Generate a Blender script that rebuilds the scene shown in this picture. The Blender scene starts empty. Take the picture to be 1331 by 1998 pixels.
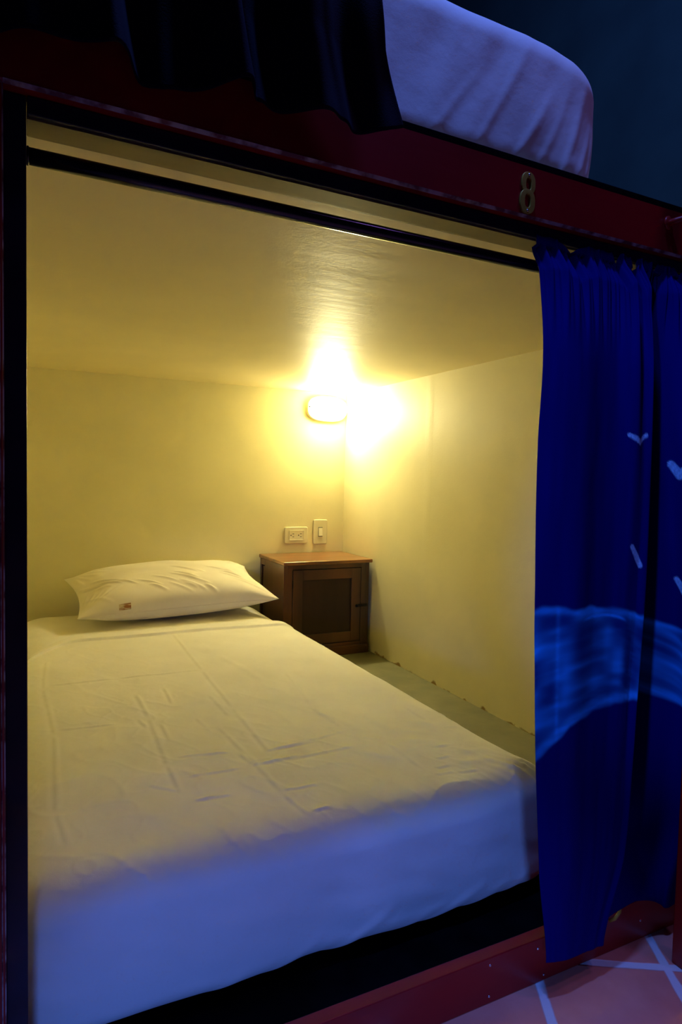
import bpy, bmesh, math, random
import numpy as np
from mathutils import Matrix, Vector

random.seed(7)
rng = np.random.RandomState(11)
S = bpy.context.scene
COL = S.collection
ZO = 0.807            # eye height above the tiled floor; heights below are written from eye level

# ------------------------------------------------------------------ camera, world, lights
cam_d = bpy.data.cameras.new('camera')
cam = bpy.data.objects.new('camera', cam_d)
COL.objects.link(cam)
cam_d.sensor_fit = 'VERTICAL'
cam_d.sensor_height = 36.0
cam_d.lens = 22.772
cam_d.clip_start = 0.02
RM = Matrix(((0.89574106, 0.00246228, -0.44456932),
             (-0.44394986, 0.05801416, -0.89417162),
             (0.02358962, 0.99831272, 0.0530588)))
cam.matrix_world = Matrix.Translation((0, -0.75, ZO)) @ RM.to_4x4()
S.camera = cam
S.view_settings.view_transform = 'Standard'
S.view_settings.look = 'None'
S.view_settings.gamma = 1.0
S.view_settings.exposure = 0.0
S.cycles.use_denoising = True
S.cycles.max_bounces = 12
S.cycles.diffuse_bounces = 8

world = bpy.data.worlds.new('world')
world.use_nodes = True
world.node_tree.nodes['Background'].inputs['Color'].default_value = (0.002, 0.003, 0.012, 1)
world.node_tree.nodes['Background'].inputs['Strength'].default_value = 0.3
S.world = world

LAMP_COL = (1.0, 0.905, 0.47)
LAMP_POWER = 330.0
BLUE = (0.10, 0.225, 1.0)


def area_light(name, loc, target, size, power, color):
    d = bpy.data.lights.new(name, 'AREA')
    d.shape = 'DISK'
    d.size = size
    d.energy = power
    d.color = color
    o = bpy.data.objects.new(name, d)
    o.location = (loc[0], loc[1], loc[2] + ZO)
    o.rotation_euler = (Vector((target[0], target[1], target[2])) - Vector(loc)).to_track_quat('-Z', 'Y').to_euler()
    COL.objects.link(o)


# blue ceiling lights over the aisle, just in front of the bunks
area_light('blue_ceiling_light', (0.30, -0.24, 1.95), (0.5, -0.1, 0.0), 0.12, 22.0, BLUE)
area_light('purple_ceiling_light', (1.30, -0.75, 1.90), (1.0, -0.2, 0.0), 0.20, 3.2, (0.42, 0.20, 0.9))
# low blue spot shining along the aisle floor at the foot of the bed


def spot(name, loc, target, angle, blend, power, color, soft=0.05):
    d = bpy.data.lights.new(name, 'SPOT')
    d.energy = power
    d.color = color
    d.shadow_soft_size = soft
    d.spot_size = math.radians(angle)
    d.spot_blend = blend
    o = bpy.data.objects.new(name, d)
    o.location = (loc[0], loc[1], loc[2] + ZO)
    o.rotation_euler = (Vector(target) - Vector(loc)).to_track_quat('-Z', 'Y').to_euler()
    COL.objects.link(o)


spot('blue_floor_spot', (-0.08, -1.12, -0.36), (0.43, 0.14, -0.80), 48, 0.75, 31.0, BLUE)
# added fill lights without fixtures: blue to brighten the curtain, violet for the tiles
spot('added_blue_fill', (-0.95, -1.10, 0.40), (1.02, -0.03, -0.08), 25, 0.6, 70.0, BLUE)
spot('added_violet_fill', (0.70, -1.10, 1.70), (0.85, -0.75, -0.80), 36, 0.8, 45.0, (0.50, 0.32, 1.0))

# ------------------------------------------------------------------ materials


def mat(name, color, rough=0.6, spec=0.5, metallic=0.0, coat=0.0, sheen=0.0):
    m = bpy.data.materials.new(name)
    m.use_nodes = True
    b = m.node_tree.nodes['Principled BSDF']
    b.inputs['Base Color'].default_value = (*color, 1)
    b.inputs['Roughness'].default_value = rough
    b.inputs['Specular IOR Level'].default_value = spec
    b.inputs['Metallic'].default_value = metallic
    b.inputs['Coat Weight'].default_value = coat
    b.inputs['Sheen Weight'].default_value = sheen
    return m


def noise(m, scale, detail=4, vec=None, stretch=None):
    nt = m.node_tree
    n = nt.nodes.new('ShaderNodeTexNoise')
    n.inputs['Scale'].default_value = scale
    n.inputs['Detail'].default_value = detail
    geo = nt.nodes.new('ShaderNodeNewGeometry')
    out = geo.outputs['Position']
    if stretch:
        mp = nt.nodes.new('ShaderNodeMapping')
        mp.inputs['Scale'].default_value = stretch
        nt.links.new(out, mp.inputs['Vector'])
        out = mp.outputs['Vector']
    nt.links.new(out, n.inputs['Vector'])
    return n


def ramp(m, src, stops):
    r = m.node_tree.nodes.new('ShaderNodeValToRGB')
    e = r.color_ramp.elements
    while len(e) < len(stops):
        e.new(0.5)
    for el, (p, c) in zip(e, stops):
        el.position = p
        el.color = (*c, 1)
    m.node_tree.links.new(src, r.inputs['Fac'])
    return r


def col_noise(m, scale, c0, c1, lo=0.35, hi=0.65, stretch=None, detail=5):
    n = noise(m, scale, detail, stretch=stretch)
    r = ramp(m, n.outputs['Fac'], [(lo, c0), (hi, c1)])
    m.node_tree.links.new(r.outputs['Color'], m.node_tree.nodes['Principled BSDF'].inputs['Base Color'])
    return r


def bump(m, scale, dist, strength=0.5, detail=4, stretch=None):
    nt = m.node_tree
    n = noise(m, scale, detail, stretch=stretch)
    b = nt.nodes.new('ShaderNodeBump')
    b.inputs['Strength'].default_value = strength
    b.inputs['Distance'].default_value = dist
    nt.links.new(n.outputs['Fac'], b.inputs['Height'])
    old = nt.nodes['Principled BSDF'].inputs['Normal']
    if old.is_linked:
        nt.links.new(old.links[0].from_socket, b.inputs['Normal'])
    nt.links.new(b.outputs['Normal'], old)


M_wall = mat('cream_plaster', (0.66, 0.60, 0.36), 0.55, 0.3)
col_noise(M_wall, 5.0, (0.74, 0.69, 0.44), (0.79, 0.735, 0.475))
bump(M_wall, 7, 0.004, 0.35)
bump(M_wall, 170, 0.0008, 0.35)

# the right-hand plaster wall: the same paint, with brown damp flakes along its foot
M_wallR = mat('cream_plaster_stained_foot', (0.66, 0.60, 0.36), 0.55, 0.3)
rr = col_noise(M_wallR, 5.0, (0.74, 0.69, 0.44), (0.79, 0.735, 0.475))
bump(M_wallR, 6, 0.004, 0.35)
bump(M_wallR, 170, 0.0008, 0.35)
nt = M_wallR.node_tree
geo = nt.nodes.new('ShaderNodeNewGeometry')
sx = nt.nodes.new('ShaderNodeSeparateXYZ')
nt.links.new(geo.outputs['Position'], sx.inputs['Vector'])
mr = nt.nodes.new('ShaderNodeMapRange')
mr.inputs['From Min'].default_value = 0.015
mr.inputs['From Max'].default_value = 0.045
mr.inputs['To Min'].default_value = 0.30
mr.inputs['To Max'].default_value = 0.0
nt.links.new(sx.outputs['Z'], mr.inputs['Value'])
ns = noise(M_wallR, 16, 8)
ad = nt.nodes.new('ShaderNodeMath')
ad.operation = 'ADD'
nt.links.new(mr.outputs['Result'], ad.inputs[0])
nt.links.new(ns.outputs['Fac'], ad.inputs[1])
st = ramp(M_wallR, ad.outputs[0], [(0.76, (0, 0, 0)), (0.84, (1, 1, 1))])
mx = nt.nodes.new('ShaderNodeMix')
mx.data_type = 'RGBA'
nt.links.new(st.outputs['Color'], mx.inputs['Factor'])
nt.links.new(rr.outputs['Color'], mx.inputs['A'])
mx.inputs['B'].default_value = (0.30, 0.19, 0.05, 1)
nt.links.new(mx.outputs['Result'], nt.nodes['Principled BSDF'].inputs['Base Color'])

M_ceil = mat('cream_gloss_ceiling_paint', (0.54, 0.46, 0.245), 0.5, 0.35)
col_noise(M_ceil, 4.0, (0.74, 0.655, 0.385), (0.78, 0.69, 0.405))
bump(M_ceil, 5, 0.005, 0.4, stretch=(0.6, 1.8, 1))
bump(M_ceil, 120, 0.0007, 0.4)

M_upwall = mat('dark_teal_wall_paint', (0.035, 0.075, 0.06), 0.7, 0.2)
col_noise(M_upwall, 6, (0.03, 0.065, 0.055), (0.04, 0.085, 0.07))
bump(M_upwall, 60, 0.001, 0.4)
M_dark = mat('dark_room_paint', (0.03, 0.035, 0.045), 0.8, 0.2)
col_noise(M_dark, 5, (0.025, 0.03, 0.04), (0.035, 0.04, 0.05))

M_slab = mat('olive_floor_paint', (0.20, 0.19, 0.10), 0.6, 0.35)
col_noise(M_slab, 9, (0.12, 0.115, 0.058), (0.16, 0.15, 0.075))
bump(M_slab, 60, 0.001, 0.4)

M_red = mat('dark_red_gloss_paint', (0.12, 0.006, 0.012), 0.32, 0.5)
col_noise(M_red, 7, (0.24, 0.004, 0.007), (0.32, 0.007, 0.010), stretch=(0.4, 1, 1))
bump(M_red, 40, 0.0008, 0.4, stretch=(0.15, 1, 1))
M_redladder = mat('red_brown_ladder_paint', (0.17, 0.014, 0.012), 0.35, 0.5)
col_noise(M_redladder, 15, (0.34, 0.012, 0.008), (0.44, 0.018, 0.012), stretch=(1, 1, 0.3))
M_jamb = mat('blue_black_gloss_paint', (0.010, 0.010, 0.028), 0.45, 0.3)
col_noise(M_jamb, 12, (0.008, 0.008, 0.022), (0.014, 0.014, 0.036))
bump(M_jamb, 50, 0.0006, 0.35, stretch=(0.3, 1, 0.3))
M_black = mat('matt_black', (0.004, 0.004, 0.005), 0.9, 0.0)
col_noise(M_black, 20, (0.003, 0.003, 0.004), (0.006, 0.006, 0.007))
M_edge_highlight = mat('painted_edge_highlight', (0.45, 0.40, 0.45), 0.45, 0.5)  # bevel highlight painted as pale colour over worn red
col_noise(M_edge_highlight, 45, (0.12, 0.02, 0.03), (0.42, 0.38, 0.40), 0.42, 0.60, detail=6)
M_soffit = mat('olive_varnished_soffit', (0.16, 0.12, 0.05), 0.5, 0.4)
col_noise(M_soffit, 12, (0.13, 0.10, 0.04), (0.21, 0.16, 0.065), stretch=(0.2, 1, 1))
M_rod = mat('black_enamel_rod', (0.006, 0.006, 0.008), 0.16, 0.6)
bump(M_rod, 30, 0.0004, 0.3)
M_brass = mat('aged_brass', (0.30, 0.19, 0.04), 0.45, 0.5, metallic=0.4)
col_noise(M_brass, 60, (0.40, 0.30, 0.03), (0.55, 0.42, 0.06))
M_steel = mat('steel_screw', (0.75, 0.78, 0.8), 0.2, 0.5, metallic=1.0)
bump(M_steel, 400, 0.0002, 0.3)

M_tile = mat('terracotta_tile', (0.4, 0.2, 0.15), 0.42, 0.5)


def build_tile():
    nt = M_tile.node_tree
    geo = nt.nodes.new('ShaderNodeNewGeometry')
    mp = nt.nodes.new('ShaderNodeMapping')
    mp.vector_type = 'POINT'
    # joint crossing seen in front of the bunk sits at (0.969, -0.066); tiles are laid at 30 degrees
    T = 0.222
    a = math.radians(30)
    u0 = 0.969 * math.cos(a) + (-0.066) * -math.sin(a)
    v0 = 0.969 * math.sin(a) + (-0.066) * math.cos(a)
    mp.inputs['Rotation'].default_value = (0, 0, a)
    mp.inputs['Location'].default_value = (-u0 / T, -v0 / T, 0)
    mp.inputs['Scale'].default_value = (1 / T, 1 / T, 1 / T)
    nt.links.new(geo.outputs['Position'], mp.inputs['Vector'])
    sp = nt.nodes.new('ShaderNodeSeparateXYZ')
    nt.links.new(mp.outputs['Vector'], sp.inputs['Vector'])

    def math_(op, a_, b_=None):
        n = nt.nodes.new('ShaderNodeMath')
        n.operation = op
        for i, v in enumerate((a_, b_)):
            if v is None:
                continue
            if isinstance(v, (int, float)):
                n.inputs[i].default_value = v
            else:
                nt.links.new(v, n.inputs[i])
        return n.outputs[0]

    def edge(s):
        fr = math_('ABSOLUTE', math_('SUBTRACT', s, math_('ROUND', s)))
        return fr
    e = math_('MINIMUM', edge(sp.outputs['X']), edge(sp.outputs['Y']))
    wob = noise(M_tile, 22, 3)
    e2 = math_('ADD', e, math_('MULTIPLY', math_('SUBTRACT', wob.outputs['Fac'], 0.5), 0.02))
    g = ramp(M_tile, e2, [(0.028, (1, 1, 1)), (0.040, (0, 0, 0))])
    n1 = noise(M_tile, 8, 5)
    tc = ramp(M_tile, n1.outputs['Fac'], [(0.35, (0.72, 0.26, 0.19)), (0.65, (0.84, 0.36, 0.27))])
    mx = nt.nodes.new('ShaderNodeMix')
    mx.data_type = 'RGBA'
    nt.links.new(g.outputs['Color'], mx.inputs['Factor'])
    nt.links.new(tc.outputs['Color'], mx.inputs['A'])
    mx.inputs['B'].default_value = (0.72, 0.80, 0.80, 1)
    b = nt.nodes['Principled BSDF']
    nt.links.new(mx.outputs['Result'], b.inputs['Base Color'])
    bp = nt.nodes.new('ShaderNodeBump')
    bp.inputs['Distance'].default_value = 0.002
    bp.inputs['Strength'].default_value = 0.6
    bp.invert = True
    nt.links.new(g.outputs['Color'], bp.inputs['Height'])
    nt.links.new(bp.outputs['Normal'], b.inputs['Normal'])


build_tile()
bump(M_tile, 30, 0.0015, 0.3)

M_sheet = mat('white_cotton_sheet', (0.74, 0.72, 0.66), 0.85, 0.15, sheen=0.1)
col_noise(M_sheet, 7, (0.77, 0.75, 0.69), (0.82, 0.80, 0.74))
bump(M_sheet, 900, 0.0003, 0.4, 2)
bump(M_sheet, 22, 0.0035, 0.45, 4)
M_pillow = mat('white_pillowcase_cotton', (0.80, 0.76, 0.68), 0.85, 0.15, sheen=0.1)
col_noise(M_pillow, 9, (0.80, 0.75, 0.67), (0.83, 0.785, 0.705))
bump(M_pillow, 900, 0.0003, 0.4, 2)
M_tag = mat('printed_brown_label', (0.45, 0.30, 0.15), 0.8, 0.1)
col_noise(M_tag, 90, (0.30, 0.13, 0.05), (0.62, 0.52, 0.36), 0.42, 0.58, stretch=(0.4, 1, 2.2), detail=2)
M_wood = mat('varnished_brown_wood', (0.13, 0.045, 0.014), 0.33, 0.5, coat=0.25)
col_noise(M_wood, 9, (0.045, 0.014, 0.005), (0.10, 0.032, 0.009), stretch=(1.0, 1.0, 0.12), detail=8)
bump(M_wood, 60, 0.0006, 0.3, stretch=(1, 1, 0.1))
M_woodtop = mat('varnished_brown_wood_top', (0.2, 0.09, 0.03), 0.28, 0.5, coat=0.4)
col_noise(M_woodtop, 12, (0.15, 0.055, 0.017), (0.27, 0.11, 0.035), stretch=(0.25, 1.6, 1), detail=8)
M_panel = mat('dark_recessed_wood_panel', (0.05, 0.017, 0.007), 0.4, 0.4)
col_noise(M_panel, 14, (0.02, 0.007, 0.003), (0.036, 0.013, 0.005), stretch=(1, 1, 0.15), detail=8)
M_metaldk = mat('dark_metal', (0.02, 0.018, 0.016), 0.4, 0.5, metallic=0.8)
col_noise(M_metaldk, 50, (0.015, 0.013, 0.012), (0.03, 0.026, 0.022))
M_plast = mat('ivory_plastic', (0.72, 0.68, 0.48), 0.3, 0.5)
col_noise(M_plast, 20, (0.70, 0.66, 0.46), (0.74, 0.70, 0.50))
M_plast2 = mat('pale_plastic', (0.84, 0.81, 0.62), 0.3, 0.5)
col_noise(M_plast2, 20, (0.82, 0.79, 0.60), (0.86, 0.83, 0.64))
M_hole = mat('socket_hole', (0.01, 0.008, 0.005), 0.8, 0.1)
col_noise(M_hole, 20, (0.008, 0.006, 0.004), (0.012, 0.01, 0.006))

M_glow = bpy.data.materials.new('lit_lamp_glass')
M_glow.use_nodes = True
bb = M_glow.node_tree.nodes['Principled BSDF']
bb.inputs['Base Color'].default_value = (0.9, 0.88, 0.8, 1)
bb.inputs['Emission Color'].default_value = (*LAMP_COL, 1)
bb.inputs['Emission Strength'].default_value = LAMP_POWER
gn = noise(M_glow, 40, 2)
gr = ramp(M_glow, gn.outputs['Fac'], [(0.3, tuple(c * 0.95 for c in LAMP_COL)), (0.7, LAMP_COL)])
M_glow.node_tree.links.new(gr.outputs['Color'], bb.inputs['Emission Color'])
# emission shaped by depth: strong forward, weak at the rim to shrink the wall halo
_nt = M_glow.node_tree
_g = _nt.nodes.new('ShaderNodeNewGeometry')
_s = _nt.nodes.new('ShaderNodeSeparateXYZ')
_nt.links.new(_g.outputs['Position'], _s.inputs['Vector'])
_m = _nt.nodes.new('ShaderNodeMapRange')
_m.inputs['From Min'].default_value = 2.077
_m.inputs['From Max'].default_value = 2.028
_m.inputs['To Min'].default_value = 0.13
_m.inputs['To Max'].default_value = 1.0
_nt.links.new(_s.outputs['Y'], _m.inputs['Value'])
_p = _nt.nodes.new('ShaderNodeMath')
_p.operation = 'POWER'
_p.inputs[1].default_value = 2.2
_nt.links.new(_m.outputs['Result'], _p.inputs[0])
_k = _nt.nodes.new('ShaderNodeMath')
_k.operation = 'MULTIPLY'
_k.inputs[1].default_value = LAMP_POWER
_nt.links.new(_p.outputs[0], _k.inputs[0])
_nt.links.new(_k.outputs[0], bb.inputs['Emission Strength'])


def cloth_mat(name):
    m = mat(name, (0.004, 0.004, 0.20), 0.85, 0.06)
    nt = m.node_tree
    at = nt.nodes.new('ShaderNodeAttribute')
    at.attribute_name = 'paint'
    nt.links.new(at.outputs['Color'], nt.nodes['Principled BSDF'].inputs['Base Color'])
    bump(m, 700, 0.0003, 0.4, 2)
    return m


M_curtain = cloth_mat('painted_navy_cotton')
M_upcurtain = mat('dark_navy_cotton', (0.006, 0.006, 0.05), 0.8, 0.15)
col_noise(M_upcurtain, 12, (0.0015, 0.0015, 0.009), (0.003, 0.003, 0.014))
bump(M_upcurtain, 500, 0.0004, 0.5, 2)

# ------------------------------------------------------------------ builders


class MB:
    def __init__(self):
        self.v, self.f = [], []

    def box(self, x0, x1, y0, y1, z0, z1):
        b = len(self.v)
        self.v += [(x, y, z) for z in (z0, z1) for y in (y0, y1) for x in (x0, x1)]
        self.f += [tuple(b + i for i in q) for q in ((0, 2, 3, 1), (4, 5, 7, 6), (0, 1, 5, 4), (2, 6, 7, 3), (0, 4, 6, 2), (1, 3, 7, 5))]
        return self

    def prism(self, pts, axis, a, b_):
        """pts: 2D outline; extruded along axis from a to b_."""
        b = len(self.v)
        n = len(pts)
        for d in (a, b_):
            for p in pts:
                self.v.append({'x': (d, p[0], p[1]), 'y': (p[0], d, p[1]), 'z': (p[0], p[1], d)}[axis])
        self.f.append(tuple(b + i for i in range(n)))
        self.f.append(tuple(b + n + i for i in reversed(range(n))))
        for i in range(n):
            j = (i + 1) % n
            self.f.append((b + i, b + n + i, b + n + j, b + j))
        return self

    def tube(self, pts, r, n=16, caps=True):
        pts = [Vector(p) for p in pts]
        b = len(self.v)
        up = Vector((0.12, 0.3, 1)).normalized()
        for i, p in enumerate(pts):
            t = (pts[min(i + 1, len(pts) - 1)] - pts[max(i - 1, 0)]).normalized()
            s = t.cross(up).normalized()
            u = s.cross(t)
            ri = r[i] if isinstance(r, (list, tuple)) else r
            for k in range(n):
                a = 2 * math.pi * k / n
                self.v.append(tuple(p + s * math.cos(a) * ri + u * math.sin(a) * ri))
        for i in range(len(pts) - 1):
            for k in range(n):
                k2 = (k + 1) % n
                self.f.append((b + i * n + k, b + i * n + k2, b + (i + 1) * n + k2, b + (i + 1) * n + k))
        if caps:
            self.f.append(tuple(b + k for k in reversed(range(n))))
            self.f.append(tuple(b + (len(pts) - 1) * n + k for k in range(n)))
        return self

    def dome(self, c, r, depth, axis_dir=-1, n=20, m=6):
        """a rounded screw or bolt head facing -Y (axis_dir -1)."""
        b = len(self.v)
        for i in range(m):
            a = i / m * math.pi / 2
            for k in range(n):
                t = 2 * math.pi * k / n
                self.v.append((c[0] + r * math.cos(a) * math.cos(t), c[1] + axis_dir * depth * math.sin(a), c[2] + r * math.cos(a) * math.sin(t)))
        self.v.append((c[0], c[1] + axis_dir * depth, c[2]))
        for i in range(m - 1):
            for k in range(n):
                k2 = (k + 1) % n
                self.f.append((b + i * n + k, b + i * n + k2, b + (i + 1) * n + k2, b + (i + 1) * n + k))
        for k in range(n):
            self.f.append((b + (m - 1) * n + k, b + (m - 1) * n + (k + 1) % n, b + m * n))
        self.f.append(tuple(b + k for k in reversed(range(n))))
        return self

    def build(self, name, m, parent=None, bevel=0, smooth=False, seg=2, origin=(0, 0, 0)):
        me = bpy.data.meshes.new(name)
        ox, oy, oz = origin
        me.from_pydata([(x - ox, y - oy, z - oz + (ZO if parent is None else ZO)) for x, y, z in self.v], [], self.f)
        bm = bmesh.new()
        bm.from_mesh(me)
        bmesh.ops.recalc_face_normals(bm, faces=bm.faces)
        bm.to_mesh(me)
        bm.free()
        return finish(name, me, m, parent, bevel, smooth, seg)


def finish(name, me, m, parent=None, bevel=0, smooth=False, seg=2):
    o = bpy.data.objects.new(name, me)
    COL.objects.link(o)
    for mm in (m if isinstance(m, (list, tuple)) else [m]):
        me.materials.append(mm)
    if parent is not None:
        o.parent = parent
        o.matrix_parent_inverse = parent.matrix_basis.inverted()
    if smooth:
        me.polygons.foreach_set('use_smooth', [True] * len(me.polygons))
    if bevel:
        md = o.modifiers.new('bevel', 'BEVEL')
        md.width = bevel
        md.segments = seg
        md.limit_method = 'ANGLE'
        md.angle_limit = math.radians(40)
        if not smooth:
            me.polygons.foreach_set('use_smooth', [True] * len(me.polygons))
        wn = o.modifiers.new('weighted_normals', 'WEIGHTED_NORMAL')
        wn.keep_sharp = True
    return o


def grid_mesh(name, P, m, parent=None, closed_u=False, colors=None):
    """P: (nu, nv, 3) numpy array of relative coordinates."""
    nu, nv, _ = P.shape
    V = P.reshape(-1, 3).copy()
    V[:, 2] += ZO
    i, j = np.meshgrid(np.arange(nu - (0 if closed_u else 1)), np.arange(nv - 1), indexing='ij')
    i2 = (i + 1) % nu
    F = np.stack([i * nv + j, i2 * nv + j, i2 * nv + j + 1, i * nv + j + 1], -1).reshape(-1, 4)
    me = bpy.data.meshes.new(name)
    me.vertices.add(len(V))
    me.vertices.foreach_set('co', V.ravel())
    me.loops.add(F.size)
    me.loops.foreach_set('vertex_index', F.ravel().astype(np.int32))
    me.polygons.add(len(F))
    me.polygons.foreach_set('loop_start', np.arange(0, F.size, 4, dtype=np.int32))
    me.polygons.foreach_set('loop_total', np.full(len(F), 4, dtype=np.int32))
    me.update()
    me.validate()
    if colors is not None:
        a = me.color_attributes.new('paint', 'FLOAT_COLOR', 'POINT')
        c = np.ones((len(V), 4))
        c[:, :3] = colors.reshape(-1, 3)
        a.data.foreach_set('color', c.ravel())
    return finish(name, me, m, parent, smooth=True)


def tag(o, label=None, cat=None, group=None, kind=None):
    if label:
        o['label'] = label
    if cat:
        o['category'] = cat
    if group:
        o['group'] = group
    if kind:
        o['kind'] = kind
    return o


def thing(name, label, cat, loc, group=None):
    o = bpy.data.objects.new(name, None)
    o.empty_display_size = 0.05
    o.location = (loc[0], loc[1], loc[2] + ZO)
    COL.objects.link(o)
    return tag(o, label, cat, group)


def struct(name, mb, m, **k):
    return tag(mb.build(name, m, **k), kind='structure')


def rrect(cx, cz, w, h, r, n=6):
    pts = []
    for sx_, sz_, a0 in ((1, 1, 0), (-1, 1, 90), (-1, -1, 180), (1, -1, 270)):
        for k in range(n + 1):
            a = math.radians(a0 + 90 * k / n)
            pts.append((cx + sx_ * (w / 2 - r) + r * math.cos(a), cz + sz_ * (h / 2 - r) + r * math.sin(a)))
    return pts


def sstep(a, b, x):
    t = np.clip((x - a) / (b - a), 0, 1)
    return t * t * (3 - 2 * t)


def vnoise(x, y, seed=0):
    """smooth value noise on arrays, range -1..1"""
    r = np.random.RandomState(seed)
    tab = r.rand(256, 256) * 2 - 1
    xi, yi = np.floor(x).astype(int), np.floor(y).astype(int)
    fx, fy = x - xi, y - yi
    fx, fy = fx * fx * (3 - 2 * fx), fy * fy * (3 - 2 * fy)
    g = lambda a, b: tab[a % 256, b % 256]
    return (g(xi, yi) * (1 - fx) * (1 - fy) + g(xi + 1, yi) * fx * (1 - fy) + g(xi, yi + 1) * (1 - fx) * fy + g(xi + 1, yi + 1) * fx * fy)


def seg_dist(x, y, s):
    x0, y0, x1, y1 = s
    dx, dy = x1 - x0, y1 - y0
    L2 = dx * dx + dy * dy
    t = ((x - x0) * dx + (y - y0) * dy) / L2
    tc = np.clip(t, 0, 1)
    return np.hypot(x - x0 - tc * dx, y - y0 - tc * dy), tc, ((x - x0) * dy - (y - y0) * dx) / math.sqrt(L2)


# ------------------------------------------------------------------ the setting
FL, SL = -0.807, -0.787       # tiled aisle floor, painted floor inside the bunk
XL, XR, YB = -0.10, 1.431, 2.10
CZ = 0.405                    # plaster ceiling of the lower bunk
RC = 2.0                      # ceiling of the dormitory

struct('floor', MB().box(-1.6, 3.2, -2.4, 2.2, FL - 0.05, FL), M_tile)
struct('trim_1', MB().box(XL, XR, 0.20, YB, FL + 0.0005, SL), M_slab, bevel=0.002)
struct('wall_back', MB().box(XL - 0.1, XR + 0.1, YB, YB + 0.1, FL, 0.47), M_wall)
struct('wall_left', MB().box(XL - 0.1, XL, 0.06, YB, FL, 0.47), M_wall)
struct('wall_right', MB().box(XR, XR + 0.1, 0.06, YB, FL, 0.47), M_wallR)
struct('ceiling', MB().box(XL, XR, 0.061, YB, CZ, 0.47), M_ceil)
# upper bunk shell and the rest of the dormitory
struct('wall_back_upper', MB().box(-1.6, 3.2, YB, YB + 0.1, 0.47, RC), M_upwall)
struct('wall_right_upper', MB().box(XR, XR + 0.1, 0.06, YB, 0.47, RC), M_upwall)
struct('wall_aisle', MB().box(-1.7, 3.3, -2.5, -2.4, FL, RC), M_dark)
struct('wall_aisle_left', MB().box(-1.7, -1.6, -2.4, 2.2, FL, RC), M_dark)
struct('wall_aisle_right', MB().box(3.2, 3.3, -2.4, 2.2, FL, RC), M_dark)
struct('ceiling_dormitory', MB().box(-1.7, 3.3, -2.5, 2.2, RC, RC + 0.05), M_dark)

# shallow vertical plaster patch on the right wall
PT = MB()
PT.prism([(XR, 1.345), (XR - 0.0003, 1.355), (XR - 0.0005, 1.372), (XR - 0.0003, 1.39), (XR, 1.40)], 'z', SL, CZ)
struct('trim_2', PT, M_wallR)

# ------------------------------------------------------------------ bunk frame
fr = thing('bunk_frame', 'dark red painted wooden bunk frame around the lit sleeping bay', 'bunk bed', (0.6, 0.0, FL))
BX0, BX1 = -0.30, 1.60
# face board over the opening: lower front edge chamfered (worn, its highlight painted pale)
c = 0.003
beam = MB().prism([(c, 0.386), (0.030, 0.386), (0.030, 0.458), (0, 0.458), (0, 0.386 + c)], 'x', BX0, BX1)
beam.build('face_board', M_red, fr)
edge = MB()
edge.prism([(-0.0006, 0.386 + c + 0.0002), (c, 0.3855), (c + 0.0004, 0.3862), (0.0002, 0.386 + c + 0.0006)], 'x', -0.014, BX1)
edge.build('edge_highlight', M_edge_highlight, fr)['label'] = 'pale painted highlight on the scuffed lower edge of the face board'
MB().box(BX0, BX1, 0.008, 0.06, 0.4585, 0.4735).build('top_strip', M_black, fr, bevel=0.002)['label'] = 'black strip along the top of the face board'
MB().box(XL, XR, 0.0605, 0.075, 0.47, 0.4735).build('platform_edge', M_black, fr)
# left post
MB().box(-0.30, -0.015, 0.0, 0.030, FL, 0.3855).build('post', M_red, fr, bevel=0.002)
MB().prism([(-0.0185, 0.0004), (-0.0146, 0.0035), (-0.0138, 0.003), (-0.0175, -0.0006)], 'z', FL, 0.386).build('edge_highlight', M_edge_highlight, fr)  # highlight on the post edge, painted as a pale strip
MB().box(1.44, 1.60, 0.0, 0.030, FL, 0.3855).build('post', M_red, fr, bevel=0.002)
# inner black jamb, set back
MB().box(-0.0145, 0.0072, 0.016, 0.075, FL + 0.07, 0.3855).build('jamb', M_jamb, fr, bevel=0.0015)
MB().box(XL, -0.0150, 0.031, 0.059, FL, 0.3855).build('jamb', M_jamb, fr)
MB().box(0.008, XR, 0.014, 0.056, 0.3665, 0.3855).build('head_jamb', [M_jamb], fr, bevel=0.0015)
MB().box(0.008, XR, 0.0565, 0.078, 0.372, 0.404).build('soffit', M_soffit, fr, bevel=0.0015)['label'] = 'olive varnished strip under the head of the opening'
MB().box(0.008, XR, 0.0205, 0.0555, 0.3645, 0.3664).build('soffit', M_soffit, fr)
# bottom rail, and a sill coloured black for the shade behind the rail
MB().box(-0.0145, 1.4395, 0.0, 0.022, FL, -0.733).build('bottom_rail', M_red, fr, bevel=0.002)
MB().box(-0.0145, 1.4305, 0.0225, 0.1995, FL, -0.7865).build('sill', M_black, fr, bevel=0.002)['label'] = 'sill behind the bottom rail, coloured black for the shade there'
for bx, bz in ((0.648, -0.745), (0.648, -0.795), (0.745, -0.749), (0.985, -0.772), (0.76, -0.797), (0.30, -0.76), (0.30, -0.79)):
    MB().dome((bx, 0.0, bz), 0.0022, 0.0016).build('bolt', M_steel, fr, smooth=True)
# bent bracket on the rail beside the curtain
MB().tube([(0.905, -0.002, -0.748), (0.908, -0.010, -0.740), (0.915, -0.013, -0.728), (0.922, -0.008, -0.722), (0.926, 0.004, -0.721)], 0.0028, 10).build('bracket', M_brass, fr, smooth=True)
# hanger for the ladder, fixed to the face board
# brass number 8 with two screws


def ellipse(cx, cz, rx, rz, n=40, p=2.0):
    return [(cx + rx * math.copysign(abs(math.cos(a)) ** (2 / p), math.cos(a)), cz + rz * math.copysign(abs(math.sin(a)) ** (2 / p), math.sin(a)))
            for a in (2 * math.pi * k / n for k in range(n))]


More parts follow.
